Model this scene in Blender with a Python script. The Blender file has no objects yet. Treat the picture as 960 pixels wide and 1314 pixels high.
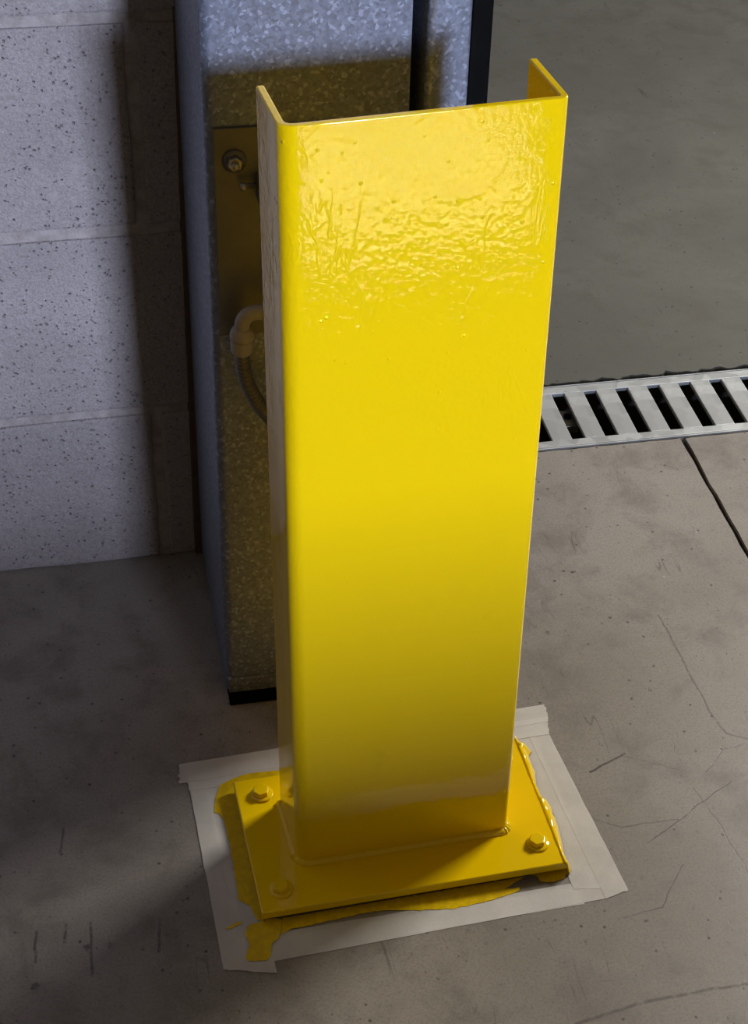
import bpy, bmesh, math, random
from mathutils import Vector, Matrix, noise
random.seed(7)
scn = bpy.context.scene
COL = scn.collection

# ------------------------------------------------------------------ camera
cd = bpy.data.cameras.new('camera'); cam = bpy.data.objects.new('camera', cd); COL.objects.link(cam)
cd.sensor_fit = 'HORIZONTAL'; cd.sensor_width = 36.0; cd.lens = 2195.4 / 960 * 36
cd.clip_start = 0.01; cd.clip_end = 100
R_ = Vector((0.97463572, -0.22257647, 0.02334347)); U_ = Vector((0.12081897, 0.61109624, 0.78228138)); F_ = Vector((0.18838254, 0.75961905, -0.62248769))
M = Matrix((R_, U_, -F_)).transposed().to_4x4(); M.translation = (-0.1771963, -0.95043457, 1.17321474)
cam.matrix_world = M
scn.camera = cam

# frame of the building (wall, door column, floor), turned 2 degrees against the guard post
XW, YW, AW = -0.02, 0.45063, -0.03483
CA, SA = math.cos(AW), math.sin(AW)
def W(x, y, z): return Vector((XW + x*CA - y*SA, YW + x*SA + y*CA, z))

# ------------------------------------------------------------------ world, lights, exposure
vs = scn.view_settings
scn.display_settings.display_device = 'sRGB'
vs.view_transform = 'Standard'; vs.look = 'None'; vs.gamma = 1.0; vs.use_curve_mapping = False
vs.exposure = 0.0
w = bpy.data.worlds.new('world'); scn.world = w; w.use_nodes = True
w.node_tree.nodes['Background'].inputs[0].default_value = (1.0, 0.78, 0.55, 1)
w.node_tree.nodes['Background'].inputs[1].default_value = 0.105

def area(name, loc, target, sx, sy, power, color, spread=180):
    ld = bpy.data.lights.new(name, 'AREA'); ld.shape = 'RECTANGLE'; ld.size = sx; ld.size_y = sy
    ld.energy = power; ld.color = color; ld.spread = math.radians(spread)
    o = bpy.data.objects.new(name, ld); COL.objects.link(o); o.location = loc
    o.rotation_euler = (Vector(target) - Vector(loc)).to_track_quat('-Z', 'Y').to_euler()
    return o
# daylight from the far doorway behind the photographer (low, slightly from the right)
T = Vector((0.10, -0.2, 0.45)); az, el, ds = math.radians(12), math.radians(15), 10.0
P = T + Vector((math.sin(az)*math.cos(el), -math.cos(az)*math.cos(el), math.sin(el))) * ds
area('doorway_daylight', W(*P), W(*T), 0.85, 0.85, 1000, (0.80, 0.90, 1.22))
# lamp inside the bay, behind and to the right
area('bay_light', (1.85, 1.05, 1.4), (0.1, 0, 0), 0.6, 0.5, 50, (1.0, 0.95, 0.88))
# added overhead lamp: stands in for the sun patch mirrored in the yellow paint
area('patch_lamp', (0.40, -1.40, 4.2), (0.40, -1.40, 0), 0.42, 0.50, 215, (1.0, 0.97, 0.92), 2)

# ------------------------------------------------------------------ node helpers
class NT:
    def __init__(s, name):
        m = bpy.data.materials.new(name); m.use_nodes = True; s.m = m; s.t = m.node_tree
        s.b = s.t.nodes['Principled BSDF']; s.out = s.t.nodes['Material Output']
    def n(s, typ, **kw):
        x = s.t.nodes.new(typ)
        for k, v in kw.items():
            if k.startswith('i_'):
                key = k[2:]; key = int(key) if key.isdigit() else key.replace('_', ' ')
                s.put(x.inputs[key], v)
            else: setattr(x, k, v)
        return x
    def put(s, sock, v):
        if isinstance(v, bpy.types.NodeSocket): s.t.links.new(v, sock)
        else: sock.default_value = v
    def coord(s): return s.n('ShaderNodeTexCoord').outputs['Object']
    def mapping(s, vec, scale=(1,1,1), loc=(0,0,0), rot=(0,0,0)):
        x = s.n('ShaderNodeMapping'); s.put(x.inputs['Vector'], vec)
        x.inputs['Scale'].default_value = scale; x.inputs['Location'].default_value = loc; x.inputs['Rotation'].default_value = rot
        return x.outputs[0]
    def noise(s, vec, scale, detail=4, rough=.55, dist=0):
        x = s.n('ShaderNodeTexNoise'); s.put(x.inputs['Vector'], vec); x.inputs['Scale'].default_value = scale
        x.inputs['Detail'].default_value = detail; x.inputs['Roughness'].default_value = rough; x.inputs['Distortion'].default_value = dist
        return x.outputs['Fac']
    def voro(s, vec, scale, out='Distance', rnd=1.0):
        x = s.n('ShaderNodeTexVoronoi'); s.put(x.inputs['Vector'], vec); x.inputs['Scale'].default_value = scale; x.inputs['Randomness'].default_value = rnd
        return x.outputs[out]
    def math(s, op, a, b=0.0, c=0.0, clamp=False):
        x = s.n('ShaderNodeMath', operation=op, use_clamp=clamp); s.put(x.inputs[0], a); s.put(x.inputs[1], b); s.put(x.inputs[2], c); return x.outputs[0]
    def rng(s, v, a, b, c=0.0, d=1.0, smooth=True):
        x = s.n('ShaderNodeMapRange'); x.interpolation_type = 'SMOOTHSTEP' if smooth else 'LINEAR'
        s.put(x.inputs[0], v)
        for i, q in enumerate((a, b, c, d)): s.put(x.inputs[i+1], q)
        return x.outputs[0]
    def mix(s, f, a, b, mode='MIX'):
        x = s.n('ShaderNodeMix', data_type='RGBA', blend_type=mode); s.put(x.inputs[0], f); s.put(x.inputs[6], a if isinstance(a, bpy.types.NodeSocket) else (*a, 1)); s.put(x.inputs[7], b if isinstance(b, bpy.types.NodeSocket) else (*b, 1)); return x.outputs[2]
    def bump(s, h, strength, dist, normal=None):
        x = s.n('ShaderNodeBump'); x.inputs['Strength'].default_value = strength; x.inputs['Distance'].default_value = dist
        s.put(x.inputs['Height'], h)
        if normal is not None: s.put(x.inputs['Normal'], normal)
        return x.outputs[0]
    def fin(s, color, rough, metal=0.0, normal=None, spec=None, coat=None):
        s.put(s.b.inputs['Base Color'], color if isinstance(color, bpy.types.NodeSocket) else (*color, 1))
        s.put(s.b.inputs['Roughness'], rough); s.put(s.b.inputs['Metallic'], metal)
        if normal is not None: s.put(s.b.inputs['Normal'], normal)
        if spec is not None: s.b.inputs['Specular IOR Level'].default_value = spec
        if coat is not None: s.b.inputs['Coat Weight'].default_value = coat; s.b.inputs['Coat Roughness'].default_value = 0.05
        return s.m

MAT = {}
# glossy yellow enamel, brushed on thick
t = NT('yellow_enamel'); c = t.coord()
n1 = t.noise(c, 190, 2, .45); n2 = t.noise(c, 26, 3, .5)
dv = t.mapping(c, (1, 1, .35), rot=(0, .35, 0)); dr = t.noise(dv, 30, 3, .65, .5)
drip = t.rng(t.math('ABSOLUTE', t.math('SUBTRACT', dr, .5)), 0.0, .035, 1.0, 0.0)
sz = t.n('ShaderNodeSeparateXYZ'); t.put(sz.inputs[0], c); zt = t.rng(sz.outputs[2], .38, .58, .06, 1.0)
dm = t.math('MULTIPLY', t.rng(t.noise(c, 14, 1), .5, .6), zt)
sp = t.rng(t.voro(c, 95), 0.0, .16, 1.0, 0.0)
spm = t.math('MULTIPLY', t.rng(t.noise(c, 40, 1), .46, .56), zt)
h = t.math('ADD', t.math('MULTIPLY', t.math('MULTIPLY', n1, t.math('ADD', zt, .3)), .12), t.math('MULTIPLY', n2, .2))
h = t.math('ADD', h, t.math('MULTIPLY', t.math('MULTIPLY', drip, dm), .10))
h = t.math('ADD', h, t.math('MULTIPLY', t.math('MULTIPLY', sp, spm), .36))
smudge = t.rng(t.noise(t.mapping(c, (1, 1, .7), loc=(.3, 0, .1)), 9, 4, .7), .6, .78, 0, .28)
fleck = t.math('MULTIPLY', t.rng(t.voro(c, 60), .0, .045, 1, 0), t.rng(t.noise(c, 16, 1), .56, .66))
cc = t.mix(smudge, (.90, .61, .001), (.50, .37, .01)); cc = t.mix(t.math('MULTIPLY', fleck, .5), cc, (.25, .17, .01))
MAT['yellow'] = t.fin(cc, .07, 0, t.bump(h, .6, .0035), .5)
# the same paint, thin on the floor and tape
t = NT('yellow_paint_smear'); c = t.coord()
f = t.rng(t.noise(c, 120, 4, .7), .3, .75)
MAT['smear'] = t.fin(t.mix(f, (.62, .42, .005), (.82, .58, .004)), .22, 0, t.bump(t.noise(c, 260, 3), .5, .0006), .5)

# masking tape: crepe paper
t = NT('masking_tape'); c = t.coord()
cr = t.noise(t.mapping(c, (1, 1, 1)), 420, 3, .6); bl = t.noise(c, 22, 3, .6)
col = t.mix(t.rng(bl, .3, .75), (.76, .745, .72), (.88, .865, .84))
t.fin(col, .62, 0, t.bump(cr, .35, .0006), .35)
tr = t.n('ShaderNodeBsdfTransparent'); mx = t.n('ShaderNodeMixShader'); mx.inputs[0].default_value = .52
t.t.links.new(t.b.outputs[0], mx.inputs[1]); t.t.links.new(tr.outputs[0], mx.inputs[2]); t.t.links.new(mx.outputs[0], t.out.inputs[0])
MAT['tape'] = t.m

# trowelled concrete with scuffs and scratches of known place
def concrete(name, c1, c2, dirt, scratches, rough=(.38, .6), pits=True):
    t = NT(name); c = t.coord()
    big = t.noise(c, 3.2, 5, .6, .4); mid = t.noise(c, 17, 5, .65, .3); fine = t.noise(c, 420, 4, .75)
    col = t.mix(t.rng(big, .3, .7), c1, c2)
    col = t.mix(t.math('MULTIPLY', t.rng(mid, .42, .72), .75), col, dirt)
    col = t.mix(t.math('MULTIPLY', t.rng(fine, .42, .7), .4), col, (.07, .063, .055))
    pw = t.math('ADD', t.voro(c, 62), t.math('MULTIPLY', t.math('SUBTRACT', fine, .5), .25))
    pm = t.math('MULTIPLY', t.rng(pw, .05, .13, 1, 0), t.rng(t.noise(c, 13, 3), .40, .52))
    pw2 = t.math('ADD', t.voro(c, 21), t.math('MULTIPLY', t.math('SUBTRACT', fine, .5), .3))
    pm2 = t.math('MULTIPLY', t.rng(pw2, .05, .075, 1, 0), t.rng(t.noise(c, 7, 3), .5, .6))
    pm3 = t.math('MULTIPLY', t.rng(t.math('ADD', t.voro(t.mapping(c, (1, .6, 1), loc=(2, 5, 0)), 150), t.math('MULTIPLY', t.math('SUBTRACT', fine, .5), .4)), .06, .16, 1, 0), t.rng(t.noise(c, 19, 3), .5, .6))
    marks = t.math('MAXIMUM', t.math('MAXIMUM', pm, pm2), t.math('MULTIPLY', pm3, .7))
    # random hairline scratches
    for k, (rot, sc_) in enumerate((((0,0,.6), 9), ((0,0,2.3), 7))):
        q = t.mapping(c, (1, .12, 1), rot=rot, loc=(k*3.1, k, 0)); v = t.noise(q, sc_*4, 2, .5, .15)
        ln = t.rng(t.math('ABSOLUTE', t.math('SUBTRACT', v, .5)), 0, .006, 1, 0)
        lm = t.rng(t.noise(c, 8+k*3, 2), .55, .68)
        marks = t.math('MAXIMUM', marks, t.math('MULTIPLY', t.math('MULTIPLY', ln, lm), .55))
    if scratches:
        jit = t.n('ShaderNodeTexNoise'); t.put(jit.inputs['Vector'], c); jit.inputs['Scale'].default_value = 45; jit.inputs['Detail'].default_value = 3
        off = t.n('ShaderNodeVectorMath', operation='MULTIPLY_ADD'); t.put(off.inputs[0], jit.outputs['Color']); off.inputs[1].default_value = (.006, .006, 0); off.inputs[2].default_value = (-.003, -.003, 0)
        pc = t.n('ShaderNodeVectorMath', operation='ADD'); t.put(pc.inputs[0], c); t.put(pc.inputs[1], off.outputs[0])
        brk = t.rng(t.noise(c, 90, 3, .7), .3, .55, .15, 1)
        for (ax, ay), (bx, by), wd, op in scratches:
            L = math.hypot(bx-ax, by-ay); ux, uy = (bx-ax)/L, (by-ay)/L
            d1 = t.n('ShaderNodeVectorMath', operation='SUBTRACT'); t.put(d1.inputs[0], pc.outputs[0]); d1.inputs[1].default_value = (ax, ay, 0)
            du = t.n('ShaderNodeVectorMath', operation='DOT_PRODUCT'); t.put(du.inputs[0], d1.outputs[0]); du.inputs[1].default_value = (ux, uy, 0)
            dn = t.n('ShaderNodeVectorMath', operation='DOT_PRODUCT'); t.put(dn.inputs[0], d1.outputs[0]); dn.inputs[1].default_value = (-uy, ux, 0)
            over = t.math('SUBTRACT', t.math('ABSOLUTE', t.math('SUBTRACT', du.outputs['Value'], L/2)), L/2)
            dd = t.math('MAXIMUM', t.math('ABSOLUTE', dn.outputs['Value']), over)
            marks = t.math('MAXIMUM', marks, t.math('MULTIPLY', t.math('MULTIPLY', t.rng(dd, wd*.3, wd, 1, 0), op), brk))
    col = t.mix(t.math('MULTIPLY', marks, .8), col, (.022, .019, .017))
    lt = t.math('MULTIPLY', t.rng(t.voro(t.mapping(c, loc=(5, 3, 0)), 30), .02, .05, 1, 0), t.rng(t.noise(c, 6, 2), .55, .65))
    col = t.mix(t.math('MULTIPLY', lt, .6), col, (.55, .53, .5))
    r = t.rng(mid, .2, .8, rough[0], rough[1])
    hh = t.math('SUBTRACT', t.math('ADD', t.math('MULTIPLY', fine, .3), t.math('MULTIPLY', mid, .5)), t.math('MULTIPLY', marks, .2))
    return t.fin(col, r, 0, t.bump(hh, .3, .0008), .5)
def poly(pts, wd, op): return [(pts[i], pts[i+1], wd, op) for i in range(len(pts)-1)]
SCR = []
SCR += poly([(0.3218,-0.3748),(0.3602,-0.3583)], .0016, 1)
SCR += poly([(0.4537,-0.1776),(0.4567,-0.2544),(0.4596,-0.3262),(0.4647,-0.3492),(0.4828,-0.3595)], .0016, .6)
SCR += poly([(0.3489,-0.4658),(0.3928,-0.44),(0.4478,-0.408)], .0009, .8)
SCR += poly([(0.3105,-0.4325),(0.3321,-0.4455),(0.3843,-0.4432)], .0009, .7)
SCR += poly([(0.3018,-0.5422),(0.3381,-0.5375),(0.3639,-0.5032),(0.372,-0.494)], .0009, .7)
SCR += poly([(0.2329,-0.6371),(0.2953,-0.6262),(0.3833,-0.6239)], .0022, .7)
for a, b in (((-0.1448,-0.4706),(-0.146,-0.5223)), ((-0.1642,-0.4697),(-0.1658,-0.4873)), ((-0.1895,-0.4711),(-0.1913,-0.5027)), ((-0.0864,-0.4766),(-0.09,-0.5085)), ((-0.1623,-0.3637),(-0.165,-0.3903))):
    SCR.append((a, b, .0018, .8))
SCR += poly([(0.4108,-0.4095),(0.4196,-0.4586),(0.4248,-0.5137)], .0008, .6)
SCR += poly([(0.4281,-0.3928),(0.4558,-0.3693),(0.4766,-0.3657)], .0008, .6)
SCR += poly([(0.3586,-0.361),(0.4166,-0.3929)], .0007, .5)
MAT['floor'] = concrete('trowelled_concrete', (.24, .219, .197), (.315, .294, .27), (.155, .137, .119), SCR, (.3, .5))
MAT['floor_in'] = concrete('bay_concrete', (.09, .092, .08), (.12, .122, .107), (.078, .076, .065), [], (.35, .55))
t = NT('dirt'); c = t.coord(); MAT['dirt'] = t.fin(t.mix(t.noise(c, 150), (.012, .011, .009), (.05, .043, .035)), .95)
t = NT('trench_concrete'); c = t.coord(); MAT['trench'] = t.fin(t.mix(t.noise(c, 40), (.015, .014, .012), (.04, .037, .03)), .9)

# concrete masonry
t = NT('block_concrete'); c = t.coord()
oi = t.n('ShaderNodeObjectInfo'); vv = t.n('ShaderNodeVectorMath', operation='MULTIPLY_ADD'); t.put(vv.inputs[0], c); vv.inputs[1].default_value = (1,1,1)
rr = t.math('MULTIPLY', oi.outputs['Random'], 9.0); t.put(vv.inputs[2], rr); cv = vv.outputs[0]
g1 = t.noise(cv, 9, 4, .6); g2 = t.noise(cv, 430, 4, .7); g3 = t.noise(cv, 120, 3, .6)
pit = t.math('MULTIPLY', t.rng(t.math('ADD', t.voro(cv, 210), t.math('MULTIPLY', t.math('SUBTRACT', t.noise(cv, 500, 2), .5), .7)), .05, .35, 1, 0), t.rng(t.noise(cv, 150, 2), .5, .6))
pit2 = t.math('MULTIPLY', t.rng(t.math('ADD', t.voro(cv, 30), t.math('MULTIPLY', t.math('SUBTRACT', g3, .5), .25)), .04, .08, 1, 0), t.rng(t.noise(cv, 9, 2), .62, .68))
pa = t.math('MAXIMUM', t.math('MULTIPLY', pit, .6), t.math('MULTIPLY', pit2, .7))
col = t.mix(t.rng(g1, .3, .7), (.37, .335, .335), (.43, .395, .395)); col = t.mix(t.math('MULTIPLY', t.rng(g2, .35, .7), .5), col, (.2, .185, .17))
col = t.mix(t.math('MULTIPLY', pa, .55), col, (.12, .108, .098))
col = t.mix(t.math('MULTIPLY', t.rng(t.voro(t.mapping(cv, loc=(3,1,2)), 42), .02, .06, 1, 0), .5), col, (.6, .58, .56))
hh = t.math('SUBTRACT', t.math('ADD', t.math('MULTIPLY', g2, .5), t.math('MULTIPLY', g3, .5)), t.math('MULTIPLY', pa, 1.1))
MAT['block'] = t.fin(col, .93, 0, t.bump(hh, .9, .0055), .2)
t = NT('mortar'); c = t.coord(); g = t.noise(c, 60, 4, .65); g2 = t.noise(c, 320, 3)
MAT['mortar'] = t.fin(t.mix(t.rng(g, .35, .7), (.37, .335, .325), (.26, .235, .215)), .95, 0, t.bump(t.math('ADD', g, g2), .6, .002), .2)

# galvanised sheet with spangle
def galv(name, ca, cb, rough, sc, fleck=.6):
    t = NT(name); c = t.coord()
    d = t.n('ShaderNodeVectorMath', operation='MULTIPLY_ADD'); nn = t.n('ShaderNodeTexNoise'); t.put(nn.inputs['Vector'], c); nn.inputs['Scale'].default_value = 160
    t.put(d.inputs[0], nn.outputs['Color']); d.inputs[1].default_value = (.003, .003, .003); t.put(d.inputs[2], c)
    v = t.n('ShaderNodeTexVoronoi'); t.put(v.inputs['Vector'], d.outputs[0]); v.inputs['Scale'].default_value = sc
    sx = t.n('ShaderNodeSeparateColor'); t.put(sx.inputs[0], v.outputs['Color'])
    big = t.noise(c, 14, 4, .6)
    f = t.math('ADD', t.math('MULTIPLY', sx.outputs[0], .6), t.math('MULTIPLY', big, .4))
    col = t.mix(f, ca, cb)
    col = t.mix(t.math('MULTIPLY', t.rng(sx.outputs[2], .8, .95), fleck), col, tuple(min(1, q*1.6) for q in cb))
    return t.fin(col, t.rng(sx.outputs[1], 0, 1, rough-.06, rough+.08), .5, t.bump(t.noise(c, 90, 3), .15, .001))
MAT['galv'] = galv('galvanised_sheet', (.115, .131, .168), (.235, .272, .352), .5, 400)
MAT['grate'] = galv('galvanised_grate', (.42, .445, .455), (.52, .55, .56), .42, 60, 0.0)
t = NT('dark_steel'); c = t.coord(); MAT['dsteel'] = t.fin(t.mix(t.noise(c, 60), (.10, .10, .09), (.17, .165, .15)), .5, .6)
t = NT('zinc_bolt'); MAT['zinc'] = t.fin((.32, .31, .28), .4, .85)
t = NT('black_rubber'); c = t.coord(); MAT['rubber'] = t.fin(t.mix(t.noise(c, 50), (.0015, .0018, .002), (.003, .0035, .004)), .9, 0, None, .05)
t = NT('grey_pvc'); c = t.coord(); MAT['pvc'] = t.fin(t.mix(t.noise(c, 80, 4), (.22, .20, .165), (.32, .295, .25)), .5)
t = NT('conduit_steel'); c = t.coord(); MAT['flex'] = t.fin(t.mix(t.noise(c, 80, 4), (.09, .085, .07), (.16, .15, .13)), .45, .4)
t = NT('brown_sealant'); c = t.coord(); MAT['caulk'] = t.fin(t.mix(t.noise(c, 60, 4), (.035, .022, .014), (.10, .065, .04)), .9)

# ------------------------------------------------------------------ mesh helpers
def mesh_obj(name, verts, faces, mat, parent=None, loc=(0,0,0), smooth=False):
    me = bpy.data.meshes.new(name); me.from_pydata([tuple(v) for v in verts], [], faces); me.update()
    bm = bmesh.new(); bm.from_mesh(me); bmesh.ops.recalc_face_normals(bm, faces=bm.faces); bm.to_mesh(me); bm.free()
    if smooth:
        for p in me.polygons: p.use_smooth = True
    me.materials.append(MAT[mat])
    o = bpy.data.objects.new(name, me); COL.objects.link(o); o.location = loc
    if parent: o.parent = parent
    return o
def bevel(o, wd, seg=2, ang=30):
    m = o.modifiers.new('bevel', 'BEVEL'); m.width = wd; m.segments = seg; m.limit_method = 'ANGLE'; m.angle_limit = math.radians(ang)
    m.harden_normals = True
    for p in o.data.polygons: p.use_smooth = True
    return o
BF = [(0,3,2,1),(4,5,6,7),(0,1,5,4),(1,2,6,5),(2,3,7,6),(3,0,4,7)]
def boxv(x0, x1, y0, y1, z0, z1): return [(x0,y0,z0),(x1,y0,z0),(x1,y1,z0),(x0,y1,z0),(x0,y0,z1),(x1,y0,z1),(x1,y1,z1),(x0,y1,z1)]
def box(name, b, mat, parent=None, loc=(0,0,0), bev=0, seg=2):
    o = mesh_obj(name, boxv(*b), BF, mat, parent, loc)
    if bev: bevel(o, bev, seg)
    return o
def prism(name, pts, z0, z1, mat, parent=None, loc=(0,0,0)):
    n = len(pts); v = [(x, y, z0) for x, y in pts] + [(x, y, z1) for x, y in pts]
    f = [tuple(reversed(range(n))), tuple(range(n, 2*n))] + [(i, (i+1) % n, n+(i+1) % n, n+i) for i in range(n)]
    return mesh_obj(name, v, f, mat, parent, loc)
def tubev(pts, rad, seg=14, up=Vector((0,0,1))):
    pts = [Vector(p) for p in pts]; n = len(pts); v = []; f = []
    prev = None
    for i, p in enumerate(pts):
        d = (pts[min(i+1, n-1)] - pts[max(i-1, 0)]).normalized()
        if prev is None:
            a = d.orthogonal().normalized()
        else:
            a = (prev - d * prev.dot(d)).normalized()
        prev = a; b = d.cross(a); r = rad(i) if callable(rad) else rad
        for k in range(seg):
            q = 2*math.pi*k/seg; v.append(p + a*(r*math.cos(q)) + b*(r*math.sin(q)))
    for i in range(n-1):
        for k in range(seg): f.append((i*seg+k, i*seg+(k+1) % seg, (i+1)*seg+(k+1) % seg, (i+1)*seg+k))
    f.append(tuple(range(seg))); f.append(tuple(range((n-1)*seg, n*seg)))
    return v, f
def tube(name, pts, rad, mat, parent=None, loc=(0,0,0), seg=14):
    v, f = tubev(pts, rad, seg); return mesh_obj(name, v, f, mat, parent, loc, True)
def lathe(name, prof, mat, parent=None, loc=(0,0,0), seg=24, axis='z'):
    v = []; f = []; n = len(prof)
    for r, z in prof:
        for k in range(seg):
            q = 2*math.pi*k/seg; p = (r*math.cos(q), r*math.sin(q), z)
            if axis == 'y': p = (p[0], -p[2], p[1])
            if axis == 'x': p = (p[2], p[0], p[1])
            v.append(p)
    for i in range(n-1):
        for k in range(seg): f.append((i*seg+k, i*seg+(k+1) % seg, (i+1)*seg+(k+1) % seg, (i+1)*seg+k))
    f.append(tuple(range(seg))); f.append(tuple(range((n-1)*seg, n*seg)))
    o = mesh_obj(name, v, f, mat, parent, loc, True); return o
def tag(o, label=None, cat=None, group=None, kind=None):
    if label: o['label'] = label
    if cat: o['category'] = cat
    if group: o['group'] = group
    if kind: o['kind'] = kind
    return o
def thing(name, label, cat, loc, rotz=0.0, group=None):
    o = bpy.data.objects.new(name, None); COL.objects.link(o); o.location = loc; o.rotation_euler.z = rotz; o.empty_display_size = .05
    return tag(o, label, cat, group)
def wf(o):  # set an object into the building frame
    o.location = (XW, YW, 0); o.rotation_euler.z = AW; return o

# ------------------------------------------------------------------ floor
GY0, GY1 = .119, .243
def jit(a, b, n, amp, seed, axis):
    out = []
    for i in range(n+1):
        t_ = i/n; x = a[0]+(b[0]-a[0])*t_; y = a[1]+(b[1]-a[1])*t_
        s = noise.noise(Vector((x*60, y*60, seed)))*amp + noise.noise(Vector((x*220, y*220, seed+5)))*amp*.5
        out.append((x+s, y) if axis == 'x' else (x, y+s))
    return out
fv, ff = [], []
def addbox(b):
    k = len(fv); fv.extend(boxv(*b)); ff.extend([tuple(i+k for i in q) for q in BF])
addbox((-2.5, .2, -12, 6, -.2, -.05))                       # sub-base
addbox((.2, 4, -12, GY0-.012, -.2, -.05)); addbox((.2, 4, GY1+.012, 6, -.2, -.05))
addbox((.2, 4, GY0-.012, GY1+.012, -.2, -.15))               # trench bottom
floor = mesh_obj('floor', fv, ff, 'trench'); wf(floor); tag(floor, 'grey trowelled concrete floor with drain trench and joint', kind='structure')
main = [(-2.5, -12), (.578, -12)] + jit((.578, -1.2), (.578, GY0-.004), 60, .0016, 1, 'x') + jit((.578, GY0-.003), (.2, GY0-.003), 40, .0012, 2, 'y') + [(.19, GY1+.012), (-2.5, GY1+.012)]
prism('slab', main, -.05, 0, 'floor', floor)
right = jit((.5835, GY0-.004), (.5835, -1.2), 60, .0016, 3, 'x') + [(.5835, -12), (4, -12)] + jit((4, GY0-.003), (.59, GY0-.003), 160, .0012, 4, 'y')
prism('slab', right, -.05, 0, 'floor', floor)
inner = jit((.19, GY1+.008), (1.6, GY1+.008), 220, .0085, 6, 'y') + [(4, GY1+.008), (4, 6), (-2.5, 6), (-2.5, GY1+.0125), (.18, GY1+.0125)]
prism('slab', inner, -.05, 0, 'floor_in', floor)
box('joint_fill', (.576, .5855, -12, GY0-.004, -.05, -.0045), 'dirt', floor)
box('joint_fill', (.19, 4, GY1-.004, GY1+.02, -.05, -.007), 'dirt', floor)
box('trench_wall', (.2, 4, GY0-.012, GY0+.006, -.15, -.026), 'trench', floor)
box('trench_wall', (.2, 4, GY1-.006, GY1+.012, -.15, -.026), 'trench', floor)

# ------------------------------------------------------------------ trench drain
dg = thing('drain_grate', 'galvanised slotted drain grate set in the concrete floor', 'drain', W(.7, .181, 0), AW)
DO = (-.7, -.181, 0)
S0, SP, SW, SY0, SY1 = .5319, .0401, .0157, .1343, .2270
X0, X1 = .21, 2.2
o = box('rail', (X0, X1, GY0+.003, SY0, -.0045, .001), 'grate', dg, DO, .0012)
o = box('rail', (X0, X1, SY1, GY1-.002, -.0045, .001), 'grate', dg, DO, .0012)
o = box('edge_frame', (X0, X1, GY0, GY0+.0022, -.026, .0012), 'grate', dg, DO, .0004)
o = box('edge_frame', (X0, X1, GY1-.0013, GY1, -.026, .0012), 'grate', dg, DO, .0004)
k0 = -8; bars = 0; bm0 = None
while True:
    xl = S0 + SW + (k0-1)*SP; k0 += 1
    if xl < X0: continue
    if xl + SP - SW > X1: break
    if bm0 is None:
        bm0 = box('bar', (0, SP-SW, SY0-.0005, SY1+.0005, -.0045, .0008), 'grate', dg, (xl+DO[0], DO[1], 0), .0012)
    else:
        q = bm0.copy(); COL.objects.link(q); q.location = (xl+DO[0], DO[1], 0)
lug = box('locking_lug', (.4535, .473, .176, .209, -.022, -.012), 'dsteel', dg, DO, .001); lug.data.materials[0] = MAT['zinc']
tag(lug, 'small steel locking lug seen through a slot')
lathe('lug_screw', [(.0045, 0), (.0045, .003), (.0025, .0032), (.0025, .001)], 'rubber', lug, (.4634, .1945, -.012), 12)

# ------------------------------------------------------------------ block wall
H0, CP = .1874, .2032
wall = box('wall_left', (-1.86, .166, .0030, .187, 0, 2.5), 'mortar'); wf(wall); tag(wall, 'pale grey concrete block wall with rough mortar joints', kind='structure')
def block_mesh(L, H, seed):
    rnd = random.Random(seed); bm = bmesh.new()
    v = [bm.verts.new(p) for p in boxv(0, L, 0, .19, 0, H)]
    for q in BF: bm.faces.new([v[i] for i in q])
    ed = [e for e in bm.edges if all(abs(x.co.y) < 1e-6 for x in e.verts)]
    bmesh.ops.subdivide_edges(bm, edges=ed, cuts=7, use_grid_fill=False)
    for x in bm.verts:
        if abs(x.co.y) < 1e-6:
            x.co.x += rnd.uniform(-.0012, .0012); x.co.z += rnd.uniform(-.0012, .0012) if x.co.z > .001 or True else 0
            x.co.y += rnd.uniform(0, .0006)
    bmesh.ops.recalc_face_normals(bm, faces=bm.faces)
    ed = [e for e in bm.edges if all(x.co.y < .002 for x in e.verts) and len(e.link_faces) == 2 and any(abs(f.normal.y) < .5 for f in e.link_faces)]
    bmesh.ops.bevel(bm, geom=ed, offset=.0035, segments=2, profile=.6, affect='EDGES', clamp_overlap=True)
    me = bpy.data.meshes.new('block'); bm.to_mesh(me); bm.free(); me.materials.append(MAT['block'])
    for p in me.polygons: p.use_smooth = False
    return me
J = .010; FULL, HALF = .4064-J, .166+.0365-J/2
MB = {}
def bmsh(L, H, s):
    key = (round(L, 4), round(H, 4), s)
    if key not in MB: MB[key] = block_mesh(L, H, hash(key) & 0xffff)
    return MB[key]
for ci in range(12):
    z0 = 0.0 if ci == 0 else H0 + (ci-1)*CP + J/2
    hh_ = (H0 - J/2) if ci == 0 else CP - J
    spans = []
    if ci % 2 == 0:
        spans.append((-.0365+J/2, HALF)); x = -.0365
    else: x = .1665 + J/2
    while x - .4064 > -1.87:
        spans.append((x-.4064+J/2, FULL)); x -= .4064
    for si, (xs, L) in enumerate(spans):
        b = bpy.data.objects.new('block', bmsh(L, hh_, (ci*3+si) % 3)); COL.objects.link(b); b.parent = wall; b.location = (xs, 0, z0+.0005)

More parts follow.
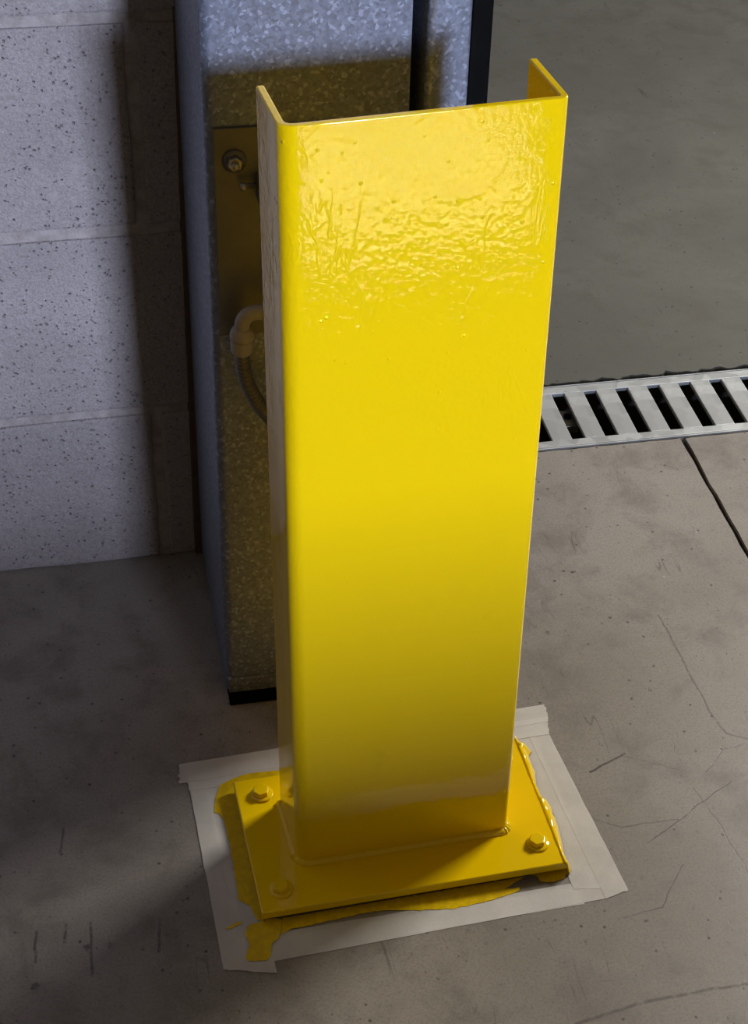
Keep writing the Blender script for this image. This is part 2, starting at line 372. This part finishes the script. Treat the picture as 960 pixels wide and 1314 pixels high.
# ------------------------------------------------------------------ galvanised door column
CX0, CY = .0025, -.2206
col_ = thing('door_column', 'galvanised steel door guide column standing against the block wall', 'column', W(.11, -.11, 0), AW)
CO = (-.11, .11, 0); CH = 2.5
def extr(name, prof, z0, z1, mat, parent, loc, smooth=True, ang=40):
    n = len(prof); v = [(x, y, z0) for x, y in prof] + [(x, y, z1) for x, y in prof]
    f = [(i, (i+1) % n, n+(i+1) % n, n+i) for i in range(n)] + [tuple(range(n)), tuple(range(n, 2*n))]
    o = mesh_obj(name, v, f, mat, parent, loc)
    if smooth:
        o.data.shade_smooth() if hasattr(o.data, 'shade_smooth') else None
        o.data.set_sharp_from_angle(angle=math.radians(ang))
    return o
def arc(cx, cy, r, a0, a1, n=6): return [(cx+r*math.cos(math.radians(a0+(a1-a0)*i/n)), cy+r*math.sin(math.radians(a0+(a1-a0)*i/n))) for i in range(n+1)]
r = .008
body = [(CX0, -.001)] + arc(CX0+r, CY+r, r, 180, 270) + [(.1600, CY), (.1605, CY+.06), (.1712, CY+.06), (.1712, CY), (.205, CY), (.205, -.001)]
extr('web_panel', body, .006, CH, 'galv', col_, CO)
gl, gr, gy = .1708, .2040, -.2275; rr = .006
gprof = [(gl, CY+.001)] + arc(gl+rr, gy+rr, rr, 180, 270, 8) + [(gl+.012, gy-.0006), (gl+.019, gy-.0006), (gl+.022, gy)] + arc(gr-.003, gy+.003, .003, 270, 360, 3) + [(gr, CY+.001)]
tag(extr('guide_rail', gprof, .006, CH, 'galv', col_, CO), 'rounded galvanised rail on the column edge')
tag(extr('rubber_seal', [(.2052, -.03), (.2052, -.2235), (.2205, -.2235), (.2205, -.03)], .006, CH, 'rubber', col_, CO), 'black rubber door seal')
box('base_shoe', (CX0+.002, .2, CY-.0025, CY+.02, .006, .024), 'galv', col_, CO, .001)
box('base_pad', (CX0+.001, .2, CY-.014, -.03, .0, .006), 'rubber', col_, CO, .001)
v = []; N = 24
for i in range(N+1):
    z = .001 + .6*i/N; wd = .0075*(1-i/N)**.7 + .0012 + .0008*noise.noise(Vector((0, 0, z*30)))
    v += [(CX0-wd, .004, z), (CX0-wd*.7, -.003, z), (CX0+.0005, -.0045, z), (CX0+.0005, .004, z)]
f = []
for i in range(N):
    for k in range(4): f.append((i*4+k, i*4+(k+1) % 4, (i+1)*4+(k+1) % 4, (i+1)*4+k))
f += [(0,1,2,3), (N*4, N*4+1, N*4+2, N*4+3)]
tag(mesh_obj('sealant_bead', v, f, 'caulk', col_, (CO[0], CO[1], 0)), 'dark brown sealant in the gap by the wall')
mp = box('mounting_plate', (.0085, .11, CY-.003, CY+.001, .412, .596), 'dsteel', col_, CO, .0012)
tag(mp, 'dark mounting plate bolted to the column')
lathe('washer', [(.0095, 0), (.0095, .0016), (.004, .0016)], 'dsteel', mp, (.0246, CY-.003, .569), 20, 'y')
def hexbolt(name, af, h, mat, parent, loc, axis='z', rot=0.0):
    R0 = af/math.sqrt(3); pr = []
    v = []
    for rr_, zz in ((R0, 0), (R0, h*.72), (R0*.92, h)):
        for k in range(6):
            q = math.pi/3*k + rot; p = (rr_*math.cos(q), rr_*math.sin(q), zz)
            if axis == 'y': p = (p[0], -p[2], p[1])
            v.append(p)
    f = [tuple(range(6)), tuple(range(12, 18))] + [(i*6+k, i*6+(k+1) % 6, (i+1)*6+(k+1) % 6, (i+1)*6+k) for i in range(2) for k in range(6)]
    o = mesh_obj(name, v, f, mat, parent, loc); bevel(o, .0008, 2); return o
hexbolt('nut', .011, .006, 'zinc', mp, (.0246, CY-.0046, .569), 'y', .3)
lathe('stud', [(.003, 0), (.003, .011), (.0022, .012)], 'zinc', mp, (.0246, CY-.003, .569), 12, 'y')
lathe('pin', [(.0024, 0), (.0034, .0008), (.0034, .004), (.0026, .0045), (.0026, .03)], 'zinc', mp, (.0275, CY-.012, .5515), 14, 'x')
box('pin_bracket', (.0405, .0445, CY-.02, CY-.002, .5385, .558), 'dsteel', mp, (0,0,0), .001)

# ------------------------------------------------------------------ flexible conduit
EY = CY-.030
cdt = thing('flexible_conduit', 'grey conduit elbow and corrugated hose on the galvanised column', 'conduit', W(.027, EY, .43), AW)
def rel(x, y, z): return (x-.027, y-EY, z-.43)
pts = [(.075, EY, .4495), (.05, EY, .4495), (.038, EY, .4495)] + [(.0345-.0105*math.sin(a), EY, .439+.0105*math.cos(a)) for a in [math.pi/2*i/7 for i in range(8)]] + [(.0238, EY, .433), (.0236, EY, .426)]
tube('elbow', [rel(*p) for p in pts], .0062, 'pvc', cdt, seg=18)
lathe('elbow_socket', [(.006, -.005), (.0078, -.005), (.0078, .005), (.006, .005)], 'pvc', cdt, rel(.0455, EY, .4495), 18, 'x')
cl = lathe('collar', [(.0062, .0065), (.0082, .005), (.0098, .0005), (.0098, -.0035), (.008, -.004)], 'pvc', cdt, rel(.0234, EY, .430), 22)
nt = []
for rr_, zz in ((.0088, -.0045), (.0092, -.006), (.0092, -.014), (.0078, -.0175), (.006, -.018)): nt.append((rr_, zz))
lathe('compression_nut', nt, 'pvc', cdt, rel(.0232, EY, .430), 8)
hp = [(.0230, EY, .416), (.0236, EY, .400), (.0262, EY, .385), (.031, EY, .371), (.0375, EY, .358), (.047, EY+.001, .343), (.060, EY+.003, .327), (.078, EY+.006, .312), (.095, EY+.012, .302)]
def cat(P, n):
    P = [Vector(p) for p in P]; P = [P[0]*2-P[1]] + P + [P[-1]*2-P[-2]]; out = []
    for i in range(1, len(P)-2):
        for k in range(n):
            t_ = k/n; a, b, c_, d_ = P[i-1:i+3]
            out.append(.5*((2*b)+(c_-a)*t_+(2*a-5*b+4*c_-d_)*t_**2+(3*b-a-3*c_+d_)*t_**3))
    out.append(P[-2]); return out
hq = cat([rel(*p) for p in hp], 26)
cum = [0]
for i in range(1, len(hq)): cum.append(cum[-1]+(hq[i]-hq[i-1]).length)
tube('hose', hq, lambda i: .0058+.0008*math.sin(cum[i]*2*math.pi/.0036), 'flex', cdt, seg=16)

# ------------------------------------------------------------------ yellow guard post
PW_, PH, PD, TF = .1889, .6873, .0726, .014
KX, KY, DL, ZX, ZY = -.0108, .0119, -.002, .0048, -.0046
post = thing('guard_post', 'bright yellow steel channel guard post bolted to the concrete floor', 'guard post', (PW_/2, PD/2, 0))
PO = (-PW_/2, -PD/2, 0)
TH, RO = .0056, .0115
def cpath(off):
    ro = RO - off
    p = [(off, PD)] + [(off, PD*.5)] + arc(RO, RO, ro, 180, 270, 8) + [(PW_*k/8, off) for k in range(1, 8)] + arc(PW_-RO*.55, RO*.55, max(RO*.55-off, .0008), 270, 360, 6) + [(PW_-off, PD*.5), (PW_-off, PD)]
    return p
op_, ip_ = cpath(0), cpath(TH); n = len(op_)
NZ = 10; v = []
for path in (op_, ip_):
    for j in range(NZ+1):
        for (x, y) in path:
            zt = PH + ZX*x/PW_ + ZY*y/PD; z = zt*j/NZ
            xx = x + KX*z + (DL*(y/PD) if x < PW_*.3 and y > 0 else 0) ; yy = y + KY*z
            v.append((xx, yy, z+TF-.0005))
Bn = (NZ+1)*n; f = []
for j in range(NZ):
    for i in range(n-1):
        f.append((j*n+i, j*n+i+1, (j+1)*n+i+1, (j+1)*n+i)); f.append((Bn+j*n+i, Bn+(j+1)*n+i, Bn+(j+1)*n+i+1, Bn+j*n+i+1))
    for i in (0, n-1): f.append((j*n+i, (j+1)*n+i, Bn+(j+1)*n+i, Bn+j*n+i))
for i in range(n-1):
    f.append((NZ*n+i, NZ*n+i+1, Bn+NZ*n+i+1, Bn+NZ*n+i)); f.append((i, Bn+i, Bn+i+1, i+1))
ch = mesh_obj('channel', v, f, 'yellow', post, PO); bevel(ch, .0012, 3, 45)
# base plate
PX0, PX1, PY0, PY1, PT = -.0392, .2302, -.0452, .1066, .0085
pv = boxv(PX0, PX1, PY0, PY1, TF-PT, TF)
def nudge(p):
    x, y, z = p; return (x, y, z)
pl = mesh_obj('base_plate', pv, BF, 'yellow', post, PO); bevel(pl, .0014, 3)
for bx_, by_, rt in ((-.017, .0864, .2), (-.0193, -.0229, .5), (.210, -.0189, .1), (.208, .0864, .7)):
    b = hexbolt('bolt', .0135, .0052, 'yellow', post, (bx_+PO[0], by_+PO[1], TF+.0016), 'z', rt)
    b.rotation_euler = (random.uniform(-.06, .06), random.uniform(-.06, .06), 0)
    wa = lathe('washer', [(.0098, -.0016), (.0102, -.001), (.0100, -.0002), (.0094, .0003), (.005, .0004)], 'yellow', b, (.0006, -.0004, 0), 28)
# packing under the plate
for i, (sx, sy) in enumerate(((.0, .0), (.17, .0), (.0, .07), (.17, .07))):
    box('packing_shim', (sx, sx+.035, sy-.005, sy+.03, .0026, TF-PT+.0002), 'dsteel', post, PO)
# weld bead round the foot
wp = [(-.002, PD)] + [(-.001, PD*.5)] + arc(RO, RO, RO, 180, 270, 6) + [(PW_*k/20, 0) for k in range(2, 19)] + arc(PW_-.006, .006, .006, 270, 360, 4) + [(PW_, PD*.4), (PW_, PD)]
wq = cat([(x, y, TF) for x, y in wp], 5)
wv, wfc = tubev([p + Vector((0, 0, .0005*noise.noise(p*160))) for p in wq], lambda i: .0044 + .0011*noise.noise(Vector((i*.35, 3, 1))), 12)
mesh_obj('weld_bead', wv, wfc, 'yellow', post, PO, True)

# ------------------------------------------------------------------ masking tape strips on the floor
def strip(a0, a1, b0, b1, layer, label, seed, torn=.0006):
    """a0-a1 one long edge, b0-b1 the other; a gently crinkled strip of paper tape"""
    a0, a1, b0, b1 = (Vector((*p, 0)) for p in (a0, a1, b0, b1)); cen = (a0+a1+b0+b1)/4
    NL, NWd = 60, 10; v = []; z0 = .0002 + layer*.00014; d = (a1-a0).normalized()
    for top in (0, 1):
        for i in range(NL+1):
            for k in range(NWd+1):
                s, t_ = i/NL, k/NWd
                p = (a0.lerp(a1, s)).lerp(b0.lerp(b1, s), t_)
                if i in (0, NL): p = p + d*(noise.noise(Vector((t_*6, seed, i)))*torn*2 + noise.noise(Vector((t_*23, seed, i)))*torn)
                p = p + Vector((noise.noise(Vector((s*9, seed, k*.02))), noise.noise(Vector((s*9, seed+7, k*.02))), 0))*.0005
                zz = z0 + 0.00001*noise.noise(Vector((p.x*45, p.y*45, seed))) + (.00012 if top else 0)
                v.append((p.x-cen.x, p.y-cen.y, zz))
    f = []; K = NWd+1; B = (NL+1)*K
    for i in range(NL):
        for k in range(NWd):
            q = (i*K+k, i*K+k+1, (i+1)*K+k+1, (i+1)*K+k); f.append(q); f.append(tuple(B+x for x in reversed(q)))
    ring = [(0, k) for k in range(NWd)] + [(i, NWd) for i in range(NL)] + [(NL, k) for k in range(NWd, 0, -1)] + [(i, 0) for i in range(NL, 0, -1)]
    for q in range(len(ring)):
        a = ring[q][0]*K+ring[q][1]; b = ring[(q+1) % len(ring)]; b = b[0]*K+b[1]; f.append((a, b, B+b, B+a))
    o = mesh_obj('masking_tape', v, f, 'tape', None, (cen.x, cen.y, 0), False)
    return tag(o, label, 'tape', 'masking tape strips around the base plate')
strip((-.05, -.0565), (.2345, -.0575), (-.05, -.080), (.2345, -.081), 0, 'inner masking tape strip along the front edge of the yellow base plate', 1)
strip((.2275, .135), (.2307, -.0640), (.2505, .135), (.2545, -.0680), 2, 'inner masking tape strip along the right edge of the yellow base plate', 2)
strip((-.05, -.0615), (.2540, -.0625), (-.05, -.0850), (.2560, -.0792), 1, 'outer masking tape strip across the floor in front of the yellow plate', 3)
strip((.2450, .135), (.2545, -.0795), (.2645, .135), (.2768, -.0745), 3, 'outer masking tape strip at the right, with a slanted cut end', 4)
strip((-.0645, .13), (-.0588, -.0905), (-.0400, .13), (-.0357, -.0971), 4, 'inner masking tape strip at the left, smeared with yellow paint at its end', 5)
strip((-.0775, .14), (-.0783, -.0848), (-.0550, .14), (-.0568, -.0905), 5, 'outermost masking tape strip at the left on the dark floor', 6)
strip((-.0790, .1400), (.2700, .1400), (-.0782, .1145), (.2655, .1176), 6, 'inner masking tape strip behind the yellow base plate', 7)
strip((-.0830, .1492), (.2732, .1563), (-.0860, .1255), (.2698, .1335), 7, 'rearmost masking tape strip with torn right end, behind the yellow post', 8, .0012)

# ------------------------------------------------------------------ yellow paint slopped over the tape
def smear(pts, z, label, name='paint_smear', th=.00012, seed=0):
    P2 = []
    m = len(pts)
    for i in range(m):
        a, b = Vector((*pts[i], 0)), Vector((*pts[(i+1) % m], 0)); L = (b-a).length; k = max(1, int(L/.003))
        for q in range(k):
            p = a.lerp(b, q/k); P2.append((p.x+.0011*noise.noise(Vector((p.x*260, p.y*260, seed))), p.y+.0011*noise.noise(Vector((p.x*260, p.y*260, seed+9)))))
    cx = sum(p[0] for p in P2)/len(P2); cy = sum(p[1] for p in P2)/len(P2)
    o = prism(name, [(x-cx, y-cy) for x, y in P2], z, z+th, 'smear', None, (cx, cy, 0))
    return tag(o, label, 'paint', 'yellow paint smears on the masking tape')
ZS = .00135
smear([(-.036, .121), (-0.0389, 0.1211), (-0.0495, 0.1166), (-0.0569, 0.1005), (-0.0601, 0.0848), (-0.0563, 0.083), (-0.0529, 0.0737), (-0.0525, 0.0462), (-0.0531, 0.0177), (-0.0547, -0.0158), (-0.0516, -0.0203), (-0.0463, -0.0253), (-0.0429, -0.0413), (-.036, -.043)], ZS, 'yellow paint smear beside the left edge of the base plate')
smear([(-.034, -.0415), (-0.0512, -0.0453), (-0.0556, -0.0538), (-0.0528, -0.0637), (-0.0588, -0.0772), (-0.0565, -0.0813), (-0.0427, -0.0833), (-0.0383, -0.0796), (-0.0353, -0.0674), (-0.0285, -0.0632), (-0.0257, -0.0563), (-.022, -.044)], ZS, 'blob of yellow paint on the tape at the front left corner', seed=3)
smear([(-.0215, -.043), (-.025, -.0555), (-0.0269, -0.0596), (-0.0168, -0.0559), (0.0435, -0.0524), (0.0629, -0.052), (0.0952, -0.0587), (0.1232, -0.0631), (0.1507, -0.0615), (0.1751, -0.0581), (0.1841, -0.0558), (0.1853, -0.0519), (0.1718, -0.0522), (0.1836, -0.0464), (0.1943, -0.042)], .00062, 'long yellow paint smear on the floor along the front of the plate', seed=5)
smear([(.197, -.040), (0.2029, -0.0441), (0.2046, -0.0497), (0.2154, -0.053), (0.2263, -0.0511), (0.2330, -0.0425), (.232, -.038)], .0006, 'short yellow paint smear under the front right corner of the plate', seed=8)
smear([(-.036, .104), (-0.0389, 0.1211), (-0.0241, 0.1249), (0.0056, 0.1233), (0.0214, 0.1269), (.12, .125), (.226, .122), (.226, .104)], ZS+.0001, 'yellow paint smear on the tape behind the base plate', seed=11)
smear([(-0.0707, -0.044), (-0.0561, -0.0386), (-0.0568, -0.0422), (-0.0648, -0.0453)], ZS, 'thin streak of yellow paint on the left tape', seed=13)
# thick paint ridge that has run over the right edge of the plate
rb = [(0.2314, 0.1165), (0.2327, 0.1142), (0.2325, 0.1069), (0.2342, 0.1013), (0.2418, 0.1004), (0.2418, 0.0971), (0.238, 0.0926), (0.2378, 0.0822), (0.238, 0.0719), (0.2341, 0.0561), (0.233, 0.0463), (0.2337, 0.0331), (0.2395, 0.03), (0.2392, 0.0203), (0.2389, 0.0056), (0.2363, -0.0159), (0.2335, -0.0326), (0.2348, -0.0446), (0.232, -0.0485)]
v = []; f = []; rows = []
pts = []
for i in range(len(rb)-1):
    for k in range(6): pts.append(Vector((*rb[i], 0)).lerp(Vector((*rb[i+1], 0)), k/6))
pts.append(Vector((*rb[-1], 0)))
SEC = [(0, TF+.0004), (.25, TF+.0009), (.5, TF-.001), (.75, .007), (.92, .003), (1, .0016)]
for p in pts:
    yy = min(p.y, PY1-.0005); yy = max(yy, PY0+.0005)
    for s, z in SEC:
        x = (PX1-.0035)*(1-s) + p.x*s; y = yy*(1-s)+p.y*s
        bump_ = .0011*noise.noise(Vector((x*170, y*170, 2))) + .0006*noise.noise(Vector((x*420, y*420, 4)))
        v.append((x, y, z + bump_*(1 if 0 < s < 1 else .3)))
K = len(SEC)
for i in range(len(pts)-1):
    for k in range(K-1): f.append((i*K+k, i*K+k+1, (i+1)*K+k+1, (i+1)*K+k))
    f.append((i*K, (i+1)*K, (i+1)*K+K-1, i*K+K-1))
f.append(tuple(range(K))); f.append(tuple(range((len(pts)-1)*K, len(pts)*K)))
rd = mesh_obj('paint_ridge', v, f, 'yellow', post, PO, True); tag(rd, 'thick wet yellow paint run over the plate edge')

# ------------------------------------------------------------------ unseen blocker, added to shade the post foot and the floor
lw = box('light_blocker', (-2.6, 3.2, -.1, .1, 0, 1.02), 'mortar', None, tuple(W(.6, -3.1, 0)), .01)
lw.rotation_euler.z = math.radians(4); tag(lw, 'added low slab out of view that blocks the daylight', kind='structure')
